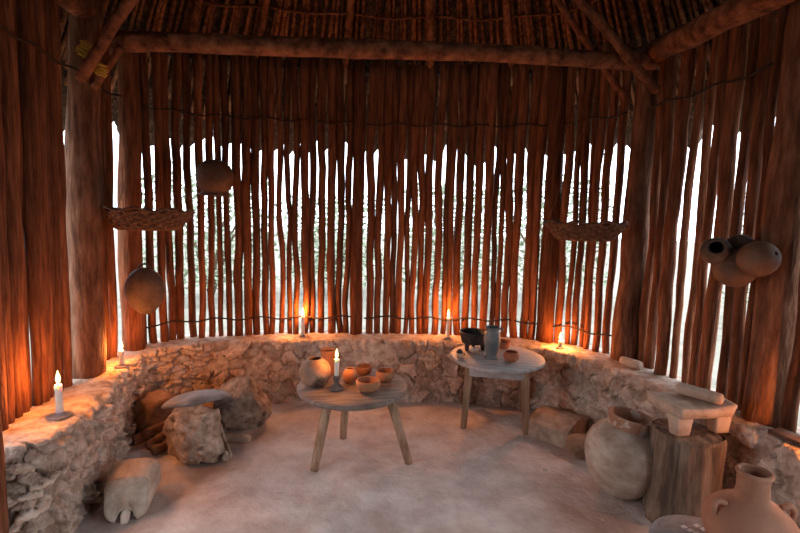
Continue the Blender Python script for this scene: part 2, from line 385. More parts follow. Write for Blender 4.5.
# ------------------------------------------------------------------ stick walls
SEC = [  # up to this length: label, group, mean radius, mean gap
    (psec[0], 'slim upright left-wall pole between the doorway jamb and the broad bark post', 'poles left of the broad bark post', .027, .0035, .045),
    (psec[1], 'upright pole between the broad bark post and the post behind left basket', 'poles between the two left posts', .036, .006, .04),
    (psec[2], 'slim crooked pole of the back stick wall, left of the thick middle pole', 'back wall poles left of the middle pole', .0285, .0125, .0),
    (psec[3], 'slim crooked pole of the back stick wall, right of the thick middle pole', 'back wall poles right of the middle pole', .0285, .0125, .0),
    (psec[4], 'upright pole behind the right hanging basket, right of the reddish post', 'poles behind the right basket', .0285, .014, .005),
    (psec[5], 'thick rough right-wall pole between the big leaning post and the massive post', 'poles of the right wall', .031, .030, .015),
    (LEN, 'rough pole at the right edge of the picture, beyond the massive post', 'poles beyond the massive post', .031, .028, .01)]
rnd = random.Random(11)
s = .03; NP = 0
def sec(s):
    for q in SEC:
        if s < q[0]: return q
    return SEC[-1]
while s < LEN - .03:
    _, lab, grp, r0, g0, lean = sec(s)
    r = r0 * rnd.uniform(.74, 1.28)
    sc = s + r
    hit = [i for i, (q, (x, y, pr)) in enumerate(zip(psec, posts)) if abs(q - sc) < pr + r + (.034 if pr in (.088, .075) and sc < q else .002)]
    if hit:
        i = hit[0]; av = psec[i] - posts[i][2] - s
        if i < 2 or av < .03:
            s = psec[i] + posts[i][2] + (.034 if i == 5 else rnd.uniform(.006, .018)); continue
        r = av / 2 - .004; sc = s + r
    p, nrm = along(PLAN, sc); tan = Vector((-nrm.y, nrm.x, 0))
    top = 2.84 + rnd.uniform(-.03, .03) - (.10 if sc < psec[1] or sc > psec[4] else 0)
    H = top - .5; sd = rnd.uniform(0, 99); kink = rnd.uniform(.008, .022); wid = rnd.uniform(.10, .62) if -1.75 < p.x < 1.55 else rnd.uniform(-.04, .12); N_ = 18
    r_here = r; pts = []; rads = []
    slide = rnd.uniform(-.018, .018)
    for i in range(N_ + 1):
        t = i / N_; z = H * t
        w = kink * (noise.noise(Vector((sd, z * 1.6, 0))) * 1.5 + .6 * noise.noise(Vector((sd, z * 4.5, 5))))
        w2 = .012 * noise.noise(Vector((sd, z * 2, 9)))
        d = tan * (w + slide * (t - .3)) + nrm * (w2 + lean * t * (1 if p.x < 0 else -1))
        pts.append(d + Vector((0, 0, z)))
        knot = 1 + .30 * max(0, noise.noise(Vector((sd, z * 7, 2)))) ** 1.5
        rads.append(r * (.97 + .06 * t + wid * max(0, t - .36)) * knot)
    # poles stand alternately a touch in and out of the row
    loc = p + nrm * rnd.uniform(-.018, .018) + Vector((0, 0, .5))
    bm = B(); tube(bm, pts, rads, n=9, rough=.14, seed=sd, freq=3)
    o = obj('wall_pole', bm, 'pole', loc=loc); tag(o, lab, 'pole', grp); NP += 1
    s = sc + r + max(.0015, g0 * rnd.choice((.2, .5, .8, 1.1, 1.5, 1.9) if p.x < 1.6 else (.5, .8, 1., 1.1, 1.2, 1.5)))
    if grp.startswith('poles left') : s = sc + r + g0 * rnd.choice((-.6, -.3, 0, .4, 1, 2, 5, 8))
print('poles', NP)

# thin vines that tie the poles, one run between each pair of posts
def vine(z, s0, s1, label, sag, seed):
    bm = B(); pts = []; n = max(6, int((s1 - s0) / .05))
    for i in range(n + 1):
        q = s0 + (s1 - s0) * i / n; p, nr = along(PLAN, q)
        lean = sec(q)[5] * (z - .5) / 2.3 * (1 if p.x < 0 else -1)
        pts.append(p + nr * (.044 + max(.0, lean) + .004 * math.sin(i * 2.1)) + Vector((0, 0, z + .012 * math.sin(i * .9 + seed) + sag * math.sin(PI * i / n))))
    tube(bm, pts, .0065, n=6, rough=.3, seed=seed)
    o = obj('binding_vine', bm, 'vine'); tag(o, label, 'vine')
ends = [.02] + psec + [LEN - .05]; prad = [0] + [q[2] for q in posts] + [0]
names = ['the left wall before the broad bark post', 'the poles behind the left basket cords', 'the back wall left of the thick middle pole', 'the back wall right of the thick middle pole',
         'the poles above the right basket', 'the right wall above the hanging gourds', 'the poles at the right edge']
for i in range(len(ends) - 1):
    vine(2.32, ends[i] + prad[i], ends[i + 1] - prad[i + 1], 'dark binding vine high across ' + names[i], 0, i)
    if 2 <= i <= 4:
        vine(.66, ends[i] + prad[i], ends[i + 1] - prad[i + 1], 'dark binding vine low across ' + names[i].replace('above the right basket', 'below the right basket').replace('above the hanging gourds', 'below the hanging gourds').replace('behind the left basket cords', 'below the hanging flat gourd'), 0, i + 20)

# ------------------------------------------------------------------ rest of the hut shell: rear half behind the camera and thatched roof
rear = poly([(1.97, .05), (1.97, -1.2), (1.75, -2.4), (1.0, -3.2), (0, -3.4), (-1.0, -3.2), (-1.75, -2.4), (-1.95, -1.2), (-1.9, .2), (-1.84, .72)], 8)
bm = B(); n = int(rear[1][-1] / .025); rows = []
for i in range(n + 1):
    p, nr = along(rear, rear[1][-1] * i / n)
    w = .014 * math.cos(i * PI / 1.5)
    a, b = p - nr * (.05), p + nr * (w)
    rows.append([bm.verts.new((b.x, b.y, -.02)), bm.verts.new((b.x, b.y, 2.8)), bm.verts.new((a.x, a.y, 2.8)), bm.verts.new((a.x, a.y, -.02))])
for a, b in zip(rows, rows[1:]):
    for k in range(4): bm.faces.new((a[k], b[k], b[(k + 1) % 4], a[(k + 1) % 4]))
bm.faces.new(rows[0]); bm.faces.new(rows[-1][::-1])
struct(obj('wall_rear', bm, 'pole', smooth=False))

FULL = poly([(x.x, x.y) for x in PLAN[0][::10]] + [(1.97, .05), (1.97, -1.2), (1.75, -2.4), (1.0, -3.2), (0, -3.4), (-1.0, -3.2), (-1.75, -2.4), (-1.95, -1.2), (-1.9, .2), (-1.84, 1.0), (-1.80, 1.85)], 6)
EZ, SL = 2.86, 1.28
def roofpt(s, o, lift=0.):
    """point of the roof underside: s round the plan, o metres inwards (negative = overhang)."""
    p, nr = along(FULL, s)
    rd = Vector((0, min(max(p.y, -1.7), 2.0), 0)); h = rd - p; h.z = 0; full = h.length; h.normalize()
    q = p + h * o; q.z = EZ + SL * o
    up = (Vector((0, 0, 1)) * 1 - h * SL).normalized()
    return q + up * lift, full
bm = B(); ns, no = 700, 14; RL = FULL[1][-1]
def ring(oo, lift, j):
    out = []
    for i in range(ns):
        s_ = RL * i / ns; _, full = roofpt(s_, 0)
        e0 = -.56 + .14 * noise.noise(Vector((s_ * 5, 0, 1))) + .16 * noise.noise(Vector((s_ * 24, 0, 2))); o_ = e0 + (full - e0) * oo
        q, _ = roofpt(s_, o_, lift)
        q += Vector((0, 0, .02 * noise.noise(q * 9) + (.05 * noise.noise(q * 14) if j == 0 else 0)))
        out.append(bm.verts.new(q))
    return out
rings = [ring(j / no, .075, j) for j in range(no + 1)] + [ring(j / no, .27, j) for j in range(no, -1, -1)]
for a, b in zip(rings, rings[1:] + rings[:1]):
    for k in range(ns): bm.faces.new((a[k], a[(k + 1) % ns], b[(k + 1) % ns], b[k]))
bmesh.ops.remove_doubles(bm, verts=bm.verts, dist=.0005)
struct(obj('ceiling', bm, 'thatch'))

# laths of the roof: thin rods side by side up the slope
rnd = random.Random(3)
sA, sB = .0, RL * 0
s0, s1 = .15, FULL[1][nearest(FULL, 1.96, 1.6)]
s = s0; k = 0
while s < s1:
    pA, full = roofpt(s, 0)
    lo = -.34 + rnd.uniform(-.1, .1); hi = full * rnd.uniform(.62, .8)
    ds = rnd.uniform(-.13, .13); pts = []; N_ = 7; sd = rnd.uniform(0, 50)
    for i in range(N_ + 1):
        t = i / N_; o_ = lo + (hi - lo) * t
        q, _ = roofpt(min(max(s + ds * t + .012 * noise.noise(Vector((sd, t * 5, 0))), 0), RL), o_, .045 + .006 * rnd.uniform(-1, 1)); pts.append(q)
    base = pts[0]; r = rnd.uniform(.011, .019)
    bm = B(); tube(bm, [q - base for q in pts], [r * (1.1 - .35 * i / N_) for i in range(N_ + 1)], n=6, rough=.12, seed=sd)
    o = obj('roof_lath', bm, 'lath', loc=base)
    side = 'left' if pA.x < -1.3 else ('right' if pA.x > 1.25 else 'back')
    if side == 'back': lab, grp = 'thin roof lath of the thatch slope above the back stick wall', 'roof laths above the back wall'
    elif side == 'left': lab, grp = 'thin roof lath of the dark thatch slope above the left wall corner', 'roof laths above the left corner'
    else: lab, grp = 'thin roof lath of the thatch slope above the right stick wall', 'roof laths above the right wall'
    tag(o, lab, 'roof lath', grp); k += 1
    s += rnd.uniform(.036, .058)
print('laths', k)
for j, (oo, lab) in enumerate(((.20, 'lower curved batten tied under the roof laths, just above the cross beam'), (.42, 'upper curved batten tied under the roof laths at the top of the picture'),
                               (-.05, 'dark eave pole lying along the tops of the wall poles'))):
    pts = []
    for i in range(90):
        q, _ = roofpt(s0 + (s1 - s0) * i / 89, oo, (.012 if j < 2 else -.03)); q.z += .012 * math.sin(i * .7 + j); pts.append(q)
    bm = B(); tube(bm, pts, .0085 if j < 2 else .022, n=6, rough=.25, seed=j)
    tag(obj('roof_batten' if j < 2 else 'eave_pole', bm, 'vine' if j == 2 else 'lath'), lab, 'batten')

# rafters: thicker poles up the slope
def rod(name, label, a, b, r0, r1, m='beam', seed=0, cat='rafter', n=12, rough=.2, bend=0., nseg=10):
    a, b = Vector(a), Vector(b); d = b - a; u, v = frame(d); pts = []
    for i in range(nseg + 1):
        t = i / nseg; pts.append(d * t + u * (bend * math.sin(PI * t)) + v * (.012 * noise.noise(Vector((t * 4, seed, 1)))) * (1 if r0 > .02 else .3))
    bm = B(); tube(bm, pts, [r0 + (r1 - r0) * i / nseg for i in range(nseg + 1)], n=n, rough=rough, seed=seed, freq=4)
    return tag(obj(name, bm, m, loc=a), label, cat)
def rafter_at(px, py, r, label, skew=0., seed=0):
    p = atd(px, py, 3.9); i = nearest(FULL, p.x, p.y); s_ = FULL[1][i]
    a, full = roofpt(s_, -.12, -.022); b, _ = roofpt(s_ + skew, full * .9, -.03)
    rod('rafter', label, a, b, r, r * .8, seed=seed)
rafter_at(347, 70, .034, 'straight rafter rising just left of the middle of the cross beam', 0, 31)
rafter_at(424, 70, .032, 'rafter leaning slightly, right of the middle of the cross beam', 0, 32)
rafter_at(512, 66, .030, 'rafter slanting behind the cross beam midway to its right end', 0, 33)
rafter_at(262, 62, .026, 'thin rafter slanting behind the cross beam left of the middle', 0, 34)
rafter_at(190, 60, .030, 'rafter behind the cross beam near the left end', 0, 35)
# beams
rod('cross_beam', 'long rough log spanning the hut from left post to right post under the roof', atd(112, 41, 2.72), atd(662, 62, 3.25), .056, .052, 'beam', 41, 'beam', n=16, rough=.16, bend=.03, nseg=30)
rod('side_beam', 'thick short log at top right running from the leaning post towards the viewer', atd(655, 53, 3.22), Vector((1.80, 1.2, 2.56)), .072, .078, 'beam', 42, 'beam', n=16, rough=.2, nseg=16)
rod('side_beam', 'dark log at the top left corner running from the broad bark post towards the viewer', (-1.86, 2.80, 2.68), (-1.74, 1.3, 2.70), .06, .06, 'beam', 43, 'beam', n=16, rough=.2, nseg=14)
# loose rafters at the corners
def rafter2(label, a, b, r0, r1, seed, ext=.9):
    a, b = Vector(a), Vector(b); rod('corner_rafter', label, a, b + (b - a) * ext, r0, r1, seed=seed)
rafter2('corner rafter crossing in front of the right end of the cross beam', atd(657, 91, 3.12), atd(582, 2, 2.98), .030, .032, 51)
rafter2('slender rafter passing behind the cross beam beside the right corner rafter', atd(629, 103, 3.42), atd(560, 5, 3.28), .022, .02, 52)
rafter2('corner rafter crossing over the left end of the cross beam', atd(80, 79, 2.62), atd(126, 6, 2.50), .030, .03, 53)
rod('brace', 'short slanting brace below the left end of the cross beam', atd(94, 88, 2.72), atd(121, 47, 2.66), .020, .020, seed=54, cat='brace')
def lashing(label, c, r, axis, seed):
    rr = random.Random(seed); pts = []; u, v = frame(Vector(axis)); ax = Vector(axis).normalized()
    for i in range(90):
        a = i * .55; q = ax * (r * 1.6 * (i / 90 - .5) * 1.4 + rr.uniform(-.005, .005)) + (u * math.cos(a) + v * math.sin(a)) * r * rr.uniform(.85, 1.3); pts.append(q)
    bm = B(); tube(bm, spline(pts, 3), .0036, n=5); tag(obj('cord_lashing', bm, 'cord', loc=c), label, 'cord')
lashing('tangle of yellow cord beside the end of the left corner rafter', atd(86, 50, 2.60), .035, (1, 0, 1.4), 1)
lashing('yellow cord wound round the short brace under the cross beam', atd(101, 69, 2.68), .030, (.6, 0, 1.2), 2)

# ------------------------------------------------------------------ candles
WARM = (1, .315, .065)
def candle(label, loc, h, r, watts, puddle=0., lean=0., holder=None, zoff=0., fs=1.3):
    t = thing('candle', label, 'candle', loc)
    z = zoff
    if puddle:
        bm = B(); lathe(bm, [(0, -.002), (puddle, -.002), (puddle * 1.03, .002), (puddle * .8, .006), (r * 1.4, .010), (r, .016), (0, .016)], 24, wob=.25, seed=loc[0]); obj('wax_puddle', bm, 'puddle', t); z += .004
    bm = B(); lathe(bm, [(0, z), (r * 1.08, z), (r, z + h * .2), (r * .96, z + h * .8), (r * .93, z + h - .004), (r * .75, z + h), (r * .3, z + h - .003), (0, z + h - .004)], 20, wob=.06, seed=loc[1])
    for k in range(3):                                # drips
        a = 2.1 * k + loc[0] * 5; tube(bm, [(math.cos(a) * r * .9, math.sin(a) * r * .9, z + h - .002), (math.cos(a) * r * 1.02, math.sin(a) * r * 1.02, z + h - .02), (math.cos(a) * r, math.sin(a) * r, z + h - .03 - .02 * k)], [.002, .0035, .002], n=6)
    tp = obj('taper', bm, 'wax', t)
    bm = B(); tube(bm, [(0, 0, z + h - .004), (.001, 0, z + h + .008), (.003, 0, z + h + .013)], .0012, n=6); obj('wick', bm, 'wick', tp)
    bm = B(); f0 = z + h + .004
    lathe(bm, [(0, f0), (.0055 * fs, f0 + .006 * fs), (.0082 * fs, f0 + .014 * fs), (.0075 * fs, f0 + .024 * fs), (.0045 * fs, f0 + .036 * fs), (.0018 * fs, f0 + .046 * fs), (0, f0 + .052 * fs)], 14); obj('flame', bm, 'flame', t)
    ld = bpy.data.lights.new('candle_light', 'POINT'); ld.energy = watts; ld.color = WARM; ld.shadow_soft_size = .012
    lo = bpy.data.objects.new('candle_light', ld); COL.objects.link(lo); lo.location = (loc[0], loc[1], loc[2] + f0 + .024)
    return t
CP = {}
q = at(60, 415, LEDGE + .005); candle('tall white candle on the left ledge nearest the viewer, in a dark wax ring', (q.x, q.y, LEDGE + .004), .155, .0165, 7.5, puddle=.052)
q = at(122, 366, LEDGE + .005); candle('short pale candle on the left ledge just past the broad bark post', (q.x, q.y, LEDGE + .004), .105, .014, 8, puddle=.04)
candle('small candle at the foot of the back poles, left of the thick middle pole', (atd(303, 330, 3.76).x, 3.76, LEDGE + .004), .175, .014, 9, puddle=.03)
candle('small candle at the foot of the back poles behind the black tripod bowl', (atd(448, 330, 3.77).x, 3.77, LEDGE + .004), .185, .014, 9, puddle=.03)
q = atd(560, 345, 3.56); candle('small candle on the right ledge corner beside the far round table', (q.x, q.y, LEDGE + .004), .055, .013, 8, puddle=.03)

candle('short candle on the right ledge beyond the dark flat plank', (1.90, 1.83, LEDGE + .004), .07, .014, 7, puddle=.035)
# ------------------------------------------------------------------ near round table
T1Z = .43
c1 = at(353, 384, T1Z)
t = thing('round_table', 'low round three-legged table in the middle holding the lit candle', 'table', (c1.x, c1.y, 0), (0, 0, .15))
R1 = .362
bm = B(); lathe(bm, [(0, T1Z - .034), (R1 - .012, T1Z - .034), (R1 - .003, T1Z - .028), (R1, T1Z - .016), (R1 - .002, T1Z - .005), (R1 - .008, T1Z), (R1 * .6, T1Z - .001), (R1 * .3, T1Z), (0, T1Z)], 48, wob=.018, seed=3)
obj('tabletop', bm, 'tabletop_brown', t)
inv = Matrix.Rotation(-.15, 3, 'Z')
for fx, fy, tx, ty in ((314, 470, 324, 402), (343, 438, 346, 403), (409, 463, 388, 399)):
    a = at(fx, fy, 0); a = inv @ Vector((a.x - c1.x, a.y - c1.y, 0))
    b = Vector((a.x * .66, a.y * .66, T1Z - .03)); a.z = -.004
    bm = B(); tube(bm, [a.lerp(b, i / 6) for i in range(7)], [.024 + .008 * i / 6 for i in range(7)], n=8, rough=.08, seed=fx); obj('leg', bm, 'tableleg', t)

def on(px, py, z): q = at(px, py, z); return (q.x, q.y, z + .001)
def pot(name, label, cat, loc, outer, th, m, n=40, wob=.02, rot=(0, 0, 0), seed=0):
    bm = B(); lathe(bm, vessel(outer, th), n, wob=wob, seed=seed)
    o = obj(name, bm, m, loc=loc); o.rotation_euler = rot; return tag(o, label, cat)
pot('globe_pot', 'smoke-stained round pot with a small open mouth, at the left of the near table', 'pot', on(315, 385, T1Z),
    [(.045, 0), (.078, .022), (.100, .065), (.101, .105), (.084, .146), (.055, .170), (.046, .176)], .008, 'smoke', seed=1)
pot('tall_cup', 'tall cylindrical terracotta cup standing behind the round smoke-stained pot', 'cup', on(328, 373, T1Z),
    [(.046, 0), (.052, .006), (.050, .06), (.050, .12), (.054, .158), (.057, .168)], .006, 'terra', seed=2)
# holder is a thing of its own, the candle stands in it
hp = on(336.5, 389, T1Z)
bm = B(); lathe(bm, [(0, 0), (.044, 0), (.047, .006), (.040, .014), (.024, .026), (.018, .040), (.017, .052), (.022, .066), (.027, .078), (.029, .088), (.022, .090), (.018, .075), (0, .073)], 24, wob=.05)
tag(obj('candle_holder', bm, 'holder', loc=hp), 'dark grey flared holder under the candle on the near table', 'candle holder')
candle('slim white candle burning in the grey holder on the near table', (hp[0], hp[1], hp[2] + .073), .125, .0145, 3.6, fs=1.2)
pot('small_jar', 'little rounded dark clay jar between the candle holder and the bowls', 'jar', on(350, 383, T1Z),
    [(.022, 0), (.043, .018), (.050, .048), (.044, .076), (.028, .094), (.026, .098)], .005, 'terra', seed=4)
pot('bowl', 'small terracotta bowl at the back of the near table', 'bowl', on(364, 374.5, T1Z),
    [(.025, 0), (.045, .012), (.056, .034), (.056, .055), (.053, .060)], .006, 'terra', seed=5)
pot('bowl', 'rounded terracotta bowl at the right of the near table', 'bowl', on(385, 381, T1Z),
    [(.028, 0), (.054, .016), (.064, .044), (.062, .066), (.058, .072)], .006, 'terra', seed=6)
pot('bowl', 'widest terracotta bowl with a pale rim at the front of the near table', 'bowl', on(368, 391.5, T1Z),
    [(.034, 0), (.062, .020), (.076, .05), (.076, .068), (.073, .074)], .007, 'terra', seed=7)

# ------------------------------------------------------------------ far round table
T2Z = .50
c2 = at(497, 355.5, T2Z); R2 = .352
t = thing('round_table', 'taller round grey table on square legs near the back wall, holding the jug', 'table', (c2.x, c2.y, 0), (0, 0, -.2))
bm = B(); lathe(bm, [(0, T2Z - .03), (R2 - .01, T2Z - .03), (R2 - .002, T2Z - .024), (R2, T2Z - .012), (R2 - .003, T2Z - .003), (R2 - .008, T2Z), (R2 * .5, T2Z), (0, T2Z)], 56, wob=.012, seed=8)
obj('tabletop', bm, 'tabletop', t)
for k in range(4):
    a = k * PI / 2; bm = B(); box(bm, .40, .022, .075, .004, 2, Matrix.Rotation(a, 4, 'Z') @ Matrix.Translation((0, -.205, T2Z - .108))); obj('apron', bm, 'tabletop', t)
for sx in (-1, 1):
    for sy in (-1, 1):
        a = Vector((sx * .225, sy * .20, -.004)); b = Vector((sx * .195, sy * .185, T2Z - .03))
        bm = B(); vs = box(bm, .052, .052, 1, .006, 2)
        for v in bm.verts: w = a.lerp(b, v.co.z); v.co = Vector((v.co.x * (.85 + .3 * v.co.z) + w.x, v.co.y * (.85 + .3 * v.co.z) + w.y, w.z))
        obj('leg', bm, 'tableleg', t)
# black tripod bowl
l = on(473, 349, T2Z)
t = thing('tripod_bowl', 'black stone three-footed grinding bowl at the back of the far table', 'bowl', l)
bm = B(); lathe(bm, [(r, z + .045) for r, z in vessel([(.062, 0), (.09, .01), (.102, .05), (.112, .088), (.117, .094)], .016)], 36); obj('bowl_body', bm, 'black', t)
for a in (-2.4, -.5, 1.4):
    bm = B(); tube(bm, [(math.cos(a) * .080, math.sin(a) * .080, 0), (math.cos(a) * .078, math.sin(a) * .078, .035), (math.cos(a) * .068, math.sin(a) * .068, .07)], [.013, .019, .026], n=10); obj('foot', bm, 'black', t)
# blue-grey jug
l = on(491.5, 357.5, T2Z)
t = thing('tall_jug', 'tall blue-grey slender clay jug on the far table', 'jug', l)
bm = B(); lathe(bm, vessel([(.052, 0), (.054, .008), (.041, .020), (.046, .05), (.058, .10), (.062, .14), (.056, .185), (.049, .205), (.054, .226), (.057, .232)], .007), 40, wob=.012); obj('body', bm, 'jug', t)
bm = B(); tube(bm, spline([(.048, 0, .212), (.066, 0, .224), (.074, 0, .219), (.071, 0, .204), (.058, 0, .190)], 5), .006, n=8); obj('spout', bm, 'jug', t)
pot('bowl', 'small red clay bowl half hidden behind the blue-grey jug', 'bowl', on(503, 349, T2Z), [(.022, 0), (.042, .014), (.050, .045), (.054, .062), (.058, .066)], .006, 'redclay', seed=9)
pot('bowl', 'small orange clay bowl at the front of the far table', 'bowl', on(511, 361.5, T2Z), [(.022, 0), (.045, .014), (.057, .038), (.054, .056), (.046, .068), (.047, .072)], .006, 'redclay', seed=10)
# little shaker with dark lid
l = on(459.5, 357, T2Z)
t = thing('small_pot', 'tiny pale pot with a dark rounded lid at the left edge of the far table', 'pot', l)
bm = B(); lathe(bm, [(0, 0), (.020, 0), (.024, .01), (.024, .026), (.020, .032), (0, .032)], 24); obj('body', bm, 'metate', t)
bm = B(); lathe(bm, [(0, .032), (.025, .032), (.025, .038), (.019, .052), (.008, .060), (0, .061)], 24); obj('lid', bm, 'black', t)
bm = B(); tube(bm, spline([(.024, 0, .03), (.038, 0, .026), (.036, 0, .012), (.024, 0, .008)], 4), .004, n=6); obj('handle', bm, 'black', t)
bm = B(); rock(bm, (.07, .045, .045), 3.3, sub=3); tag(obj('pale_lump', bm, 'peg', loc=on(474, 352.5, T2Z)), 'pale pinkish lump between the feet of the black tripod bowl', 'lump')

# ------------------------------------------------------------------ hearth stones, griddle and firewood
def stone(label, px, py, size, seed, m, rot=0, z=0, **k):
    bm = B(); rock(bm, size, seed, **k); q = at(px, py, z); o = obj('hearth_stone', bm, m, loc=(q.x, q.y, z - .004)); o.rotation_euler[2] = rot; return tag(o, label, 'stone')
stone('brown blocky boulder against the left wall corner, behind the grey griddle', 151, 430, (.36, .36, .33), 1, 'brownrock', .6, amp=.14, facets=7)
stone('pitted pale rock standing in front under the grey griddle', 200, 458, (.37, .32, .42), 2, 'rock', .3, sub=5, amp=.2, freq=1.7, pits=.10, facets=5)
stone('rounded grey-brown boulder at the right of the grey griddle', 243, 425, (.44, .36, .37), 3, 'rock', .2, sub=5, amp=.15, facets=6)
l = atd(198, 401, 2.86)
bm = B(); lathe(bm, [(0, .070), (.06, .067), (.12, .056), (.17, .038), (.205, .018), (.218, -.002), (.214, -.008), (.20, .004), (.165, .024), (.115, .042), (.06, .053), (0, .056)], 48, wob=.02)
o = obj('griddle', bm, 'comal', loc=l); o.rotation_euler = (-.27, -.17, 0); tag(o, 'grey shallow clay griddle lying upside down over the hearth rocks', 'griddle')
def log(label, a, b, r, seed, m='fire'):
    rod('firewood_log', label, a, b, r, r * .85, m, seed, 'log', n=9, rough=.25, nseg=8)
def g(px, py, z): return at(px, py, z)
log('upper reddish firewood log left of the pitted rock', g(134, 440, .05), g(172, 421, .12), .030, 61)
log('middle reddish firewood log left of the pitted rock', g(148, 447, .05), g(176, 427, .10), .034, 62)
log('lowest short firewood log left of the pitted rock', g(152, 451, .035), g(178, 440, .04), .030, 63)
log('thin grey stick leaning right of the pitted rock', g(214, 410, .22), g(231, 457, .02), .011, 64, 'rock')
log('stubby grey log end right of the pitted rock', g(222, 440, .05), g(226, 459, .03), .024, 65, 'rock')
log('pale firewood log under the rounded boulder', g(216, 436, .04), g(249, 440, .04), .032, 66, 'block')

# ------------------------------------------------------------------ carved wooden trough block
a = at(126, 522, 0); b = at(136, 456, .2); b.z = 0; ax = (b - a); Lg = ax.length; ang = math.atan2(ax.y, ax.x)
t = thing('wooden_trough', 'pale rounded wooden block on the floor beside the left stone wall', 'wooden block', (a.x, a.y, 0), (0, 0, ang))
bm = B(); NS, NA = 30, 140; rings = []
for i in range(NS + 1):
    u = i / NS; x = u * Lg
    W, Ht = .100 + .028 * u, .20
    if u > .9: k_ = math.sqrt(max(0, 1 - ((u - .9) / .1) ** 2)) * .35 + .65; W *= k_; Ht *= k_ * .9 + .1
    ring_ = []
    for j in range(NA):
        th_ = 2 * PI * j / NA; cx, sz = math.cos(th_), math.sin(th_)
        e_ = 2 / 2.9
        y = W * math.copysign(abs(cx) ** e_, cx); z = Ht / 2 + Ht / 2 * math.copysign(abs(sz) ** e_, sz)
        # sloping front face
        xx = x + max(0, (.22 - u) / .22) * 0.36 * z * (1 if u < .22 else 0)
        if sz < 0:                                        # arched notch under the front end
            dpt = max(0, 1 - u / .35); w_ = abs(y) / .045
            if w_ < 1: z += .068 * dpt * math.sqrt(1 - w_ * w_)
        ring_.append(bm.verts.new((xx, y, z - .002)))
    rings.append(ring_)
for p_, q_ in zip(rings, rings[1:]):
    for j in range(NA): bm.faces.new((p_[j], p_[(j + 1) % NA], q_[(j + 1) % NA], q_[j]))
cc_ = Vector((.040, 0, .115)); prev = rings[0]
for k_, fw in ((.95, .010), (.86, .015), (.6, .016), (.3, .016)):
    cur = [bm.verts.new(cc_ + (v.co - cc_) * k_ + Vector((-fw * .94, 0, fw * .34))) for v in rings[0]]
    for j in range(NA): bm.faces.new((prev[(j + 1) % NA], prev[j], cur[j], cur[(j + 1) % NA]))
    prev = cur
bm.faces.new(prev[::-1])
bm.faces.new(rings[-1]); roughen(bm, .004, 10, 2)
obj('block_body', bm, 'trough', t)
bm = B(); tube(bm, [(-.035, .0, .014), (-.01, 0, .035), (.04, 0, .066), (.11, 0, .10)], [.014, .021, .019, .015], n=10); obj('peg', bm, 'peg', t)

# ------------------------------------------------------------------ right side of the floor
A = at(566, 449, 0); da = Vector((-.72, .69, 0)); db = Vector((.69, .72, 0))
cen = A + da * .15 + db * .19
bm = B(); NS = 12; rings = []
for i in range(NS + 1):
    x = -.15 + .30 * i / NS; ring_ = []
    prof = [(-.19, 0), (-.19, .05), (-.19, .10)] + [(-.19 + .38 * j / 10, .105 + .045 * math.sin(PI * j / 10)) for j in range(11)] + [(.19, .10), (.19, .05), (.19, 0)] + [(.1, 0), (0, 0), (-.1, 0)]
    k_ = .96 if i in (0, NS) else 1
    for y, z in prof: ring_.append(bm.verts.new((x, y * k_, z * k_ - .003)))
    rings.append(ring_)
for p_, q_ in zip(rings, rings[1:]):
    for j in range(len(p_)): bm.faces.new((p_[j], p_[(j + 1) % len(p_)], q_[(j + 1) % len(p_)], q_[j]))
bm.faces.new(rings[0]); bm.faces.new(rings[-1]); roughen(bm, .006, 9, 1)
o = obj('wooden_stool', bm, 'block', loc=cen, smooth=False); o.rotation_euler[2] = math.atan2(da.y, da.x); tag(o, 'brown block-like low stool with an arched top on the floor at right', 'stool')
bm = B(); rock(bm, (.30, .22, .15), 5, amp=.1, facets=6); q = at(584, 457, 0)
o = obj('floor_stone', bm, 'brownrock', loc=(q.x + .02, q.y + .06, -.004)); o.rotation_euler[2] = .8; tag(o, 'flat brown stone between the arched block and the big jar', 'stone')

# big jar
jy = 2.42; jb = at(619, 497, 0)
t = thing('water_jar', 'big round lime-streaked clay jar on the floor left of the stump', 'jar', (jb.x + .01, jb.y + .06, .0), (0, .13, 0))
prof = [(.085, .004), (.125, .03), (.180, .12), (.205, .215), (.192, .305), (.145, .365), (.108, .385)]
bm = B(); lathe(bm, vessel(prof, .012), 56, wob=.012, seed=2); obj('body', bm, 'olla', t)
bm = B(); lathe(bm, [(.098, .372), (.108, .378), (.110, .40), (.116, .430), (.121, .448), (.119, .455), (.112, .454), (.104, .43), (.097, .40), (.096, .376)], 56, wob=.012, seed=3)
bm.verts.ensure_lookup_table()
for k in range(56): bm.faces.new((bm.verts[k], bm.verts[(k + 1) % 56], bm.verts[9 * 56 + (k + 1) % 56], bm.verts[9 * 56 + k]))
obj('neck', bm, 'neck', t)

# stump
SZ = .47
sp = at(687, 430, SZ); sp = Vector((sp.x, sp.y, 0))
t = thing('tree_stump', 'bark-covered upright stump carrying the three-legged grinding stone', 'stump', sp)
bm = B(); NA = 56; rings = []
for i in range(22):
    z = SZ * i / 21; ring_ = []
    for j in range(NA):
        a_ = 2 * PI * j / NA; c_, s_ = math.cos(a_), math.sin(a_)
        r = .156 + .018 * (1 - z / SZ) ** 2 + .03 * noise.noise(Vector((c_ * 1.2, s_ * 1.2, z * .8 + 4))) + .016 * noise.noise(Vector((c_ * 3.6, s_ * 3.6, z * 1.6))) + .006 * noise.noise(Vector((c_ * 10, s_ * 10, z * 6)))
        r -= .035 * math.exp(-((a_ - 3.95) / .10) ** 2) * (1 - .3 * z / SZ)        # deep split in the bark
        if i == 21: r -= .008
        ring_.append(bm.verts.new((r * c_, r * s_, z - .004)))
    rings.append(ring_)
for p_, q_ in zip(rings, rings[1:]):
    for j in range(NA): bm.faces.new((p_[j], p_[(j + 1) % NA], q_[(j + 1) % NA], q_[j]))
bm.faces.new(rings[0][::-1]); obj('bark', bm, 'stump', t)
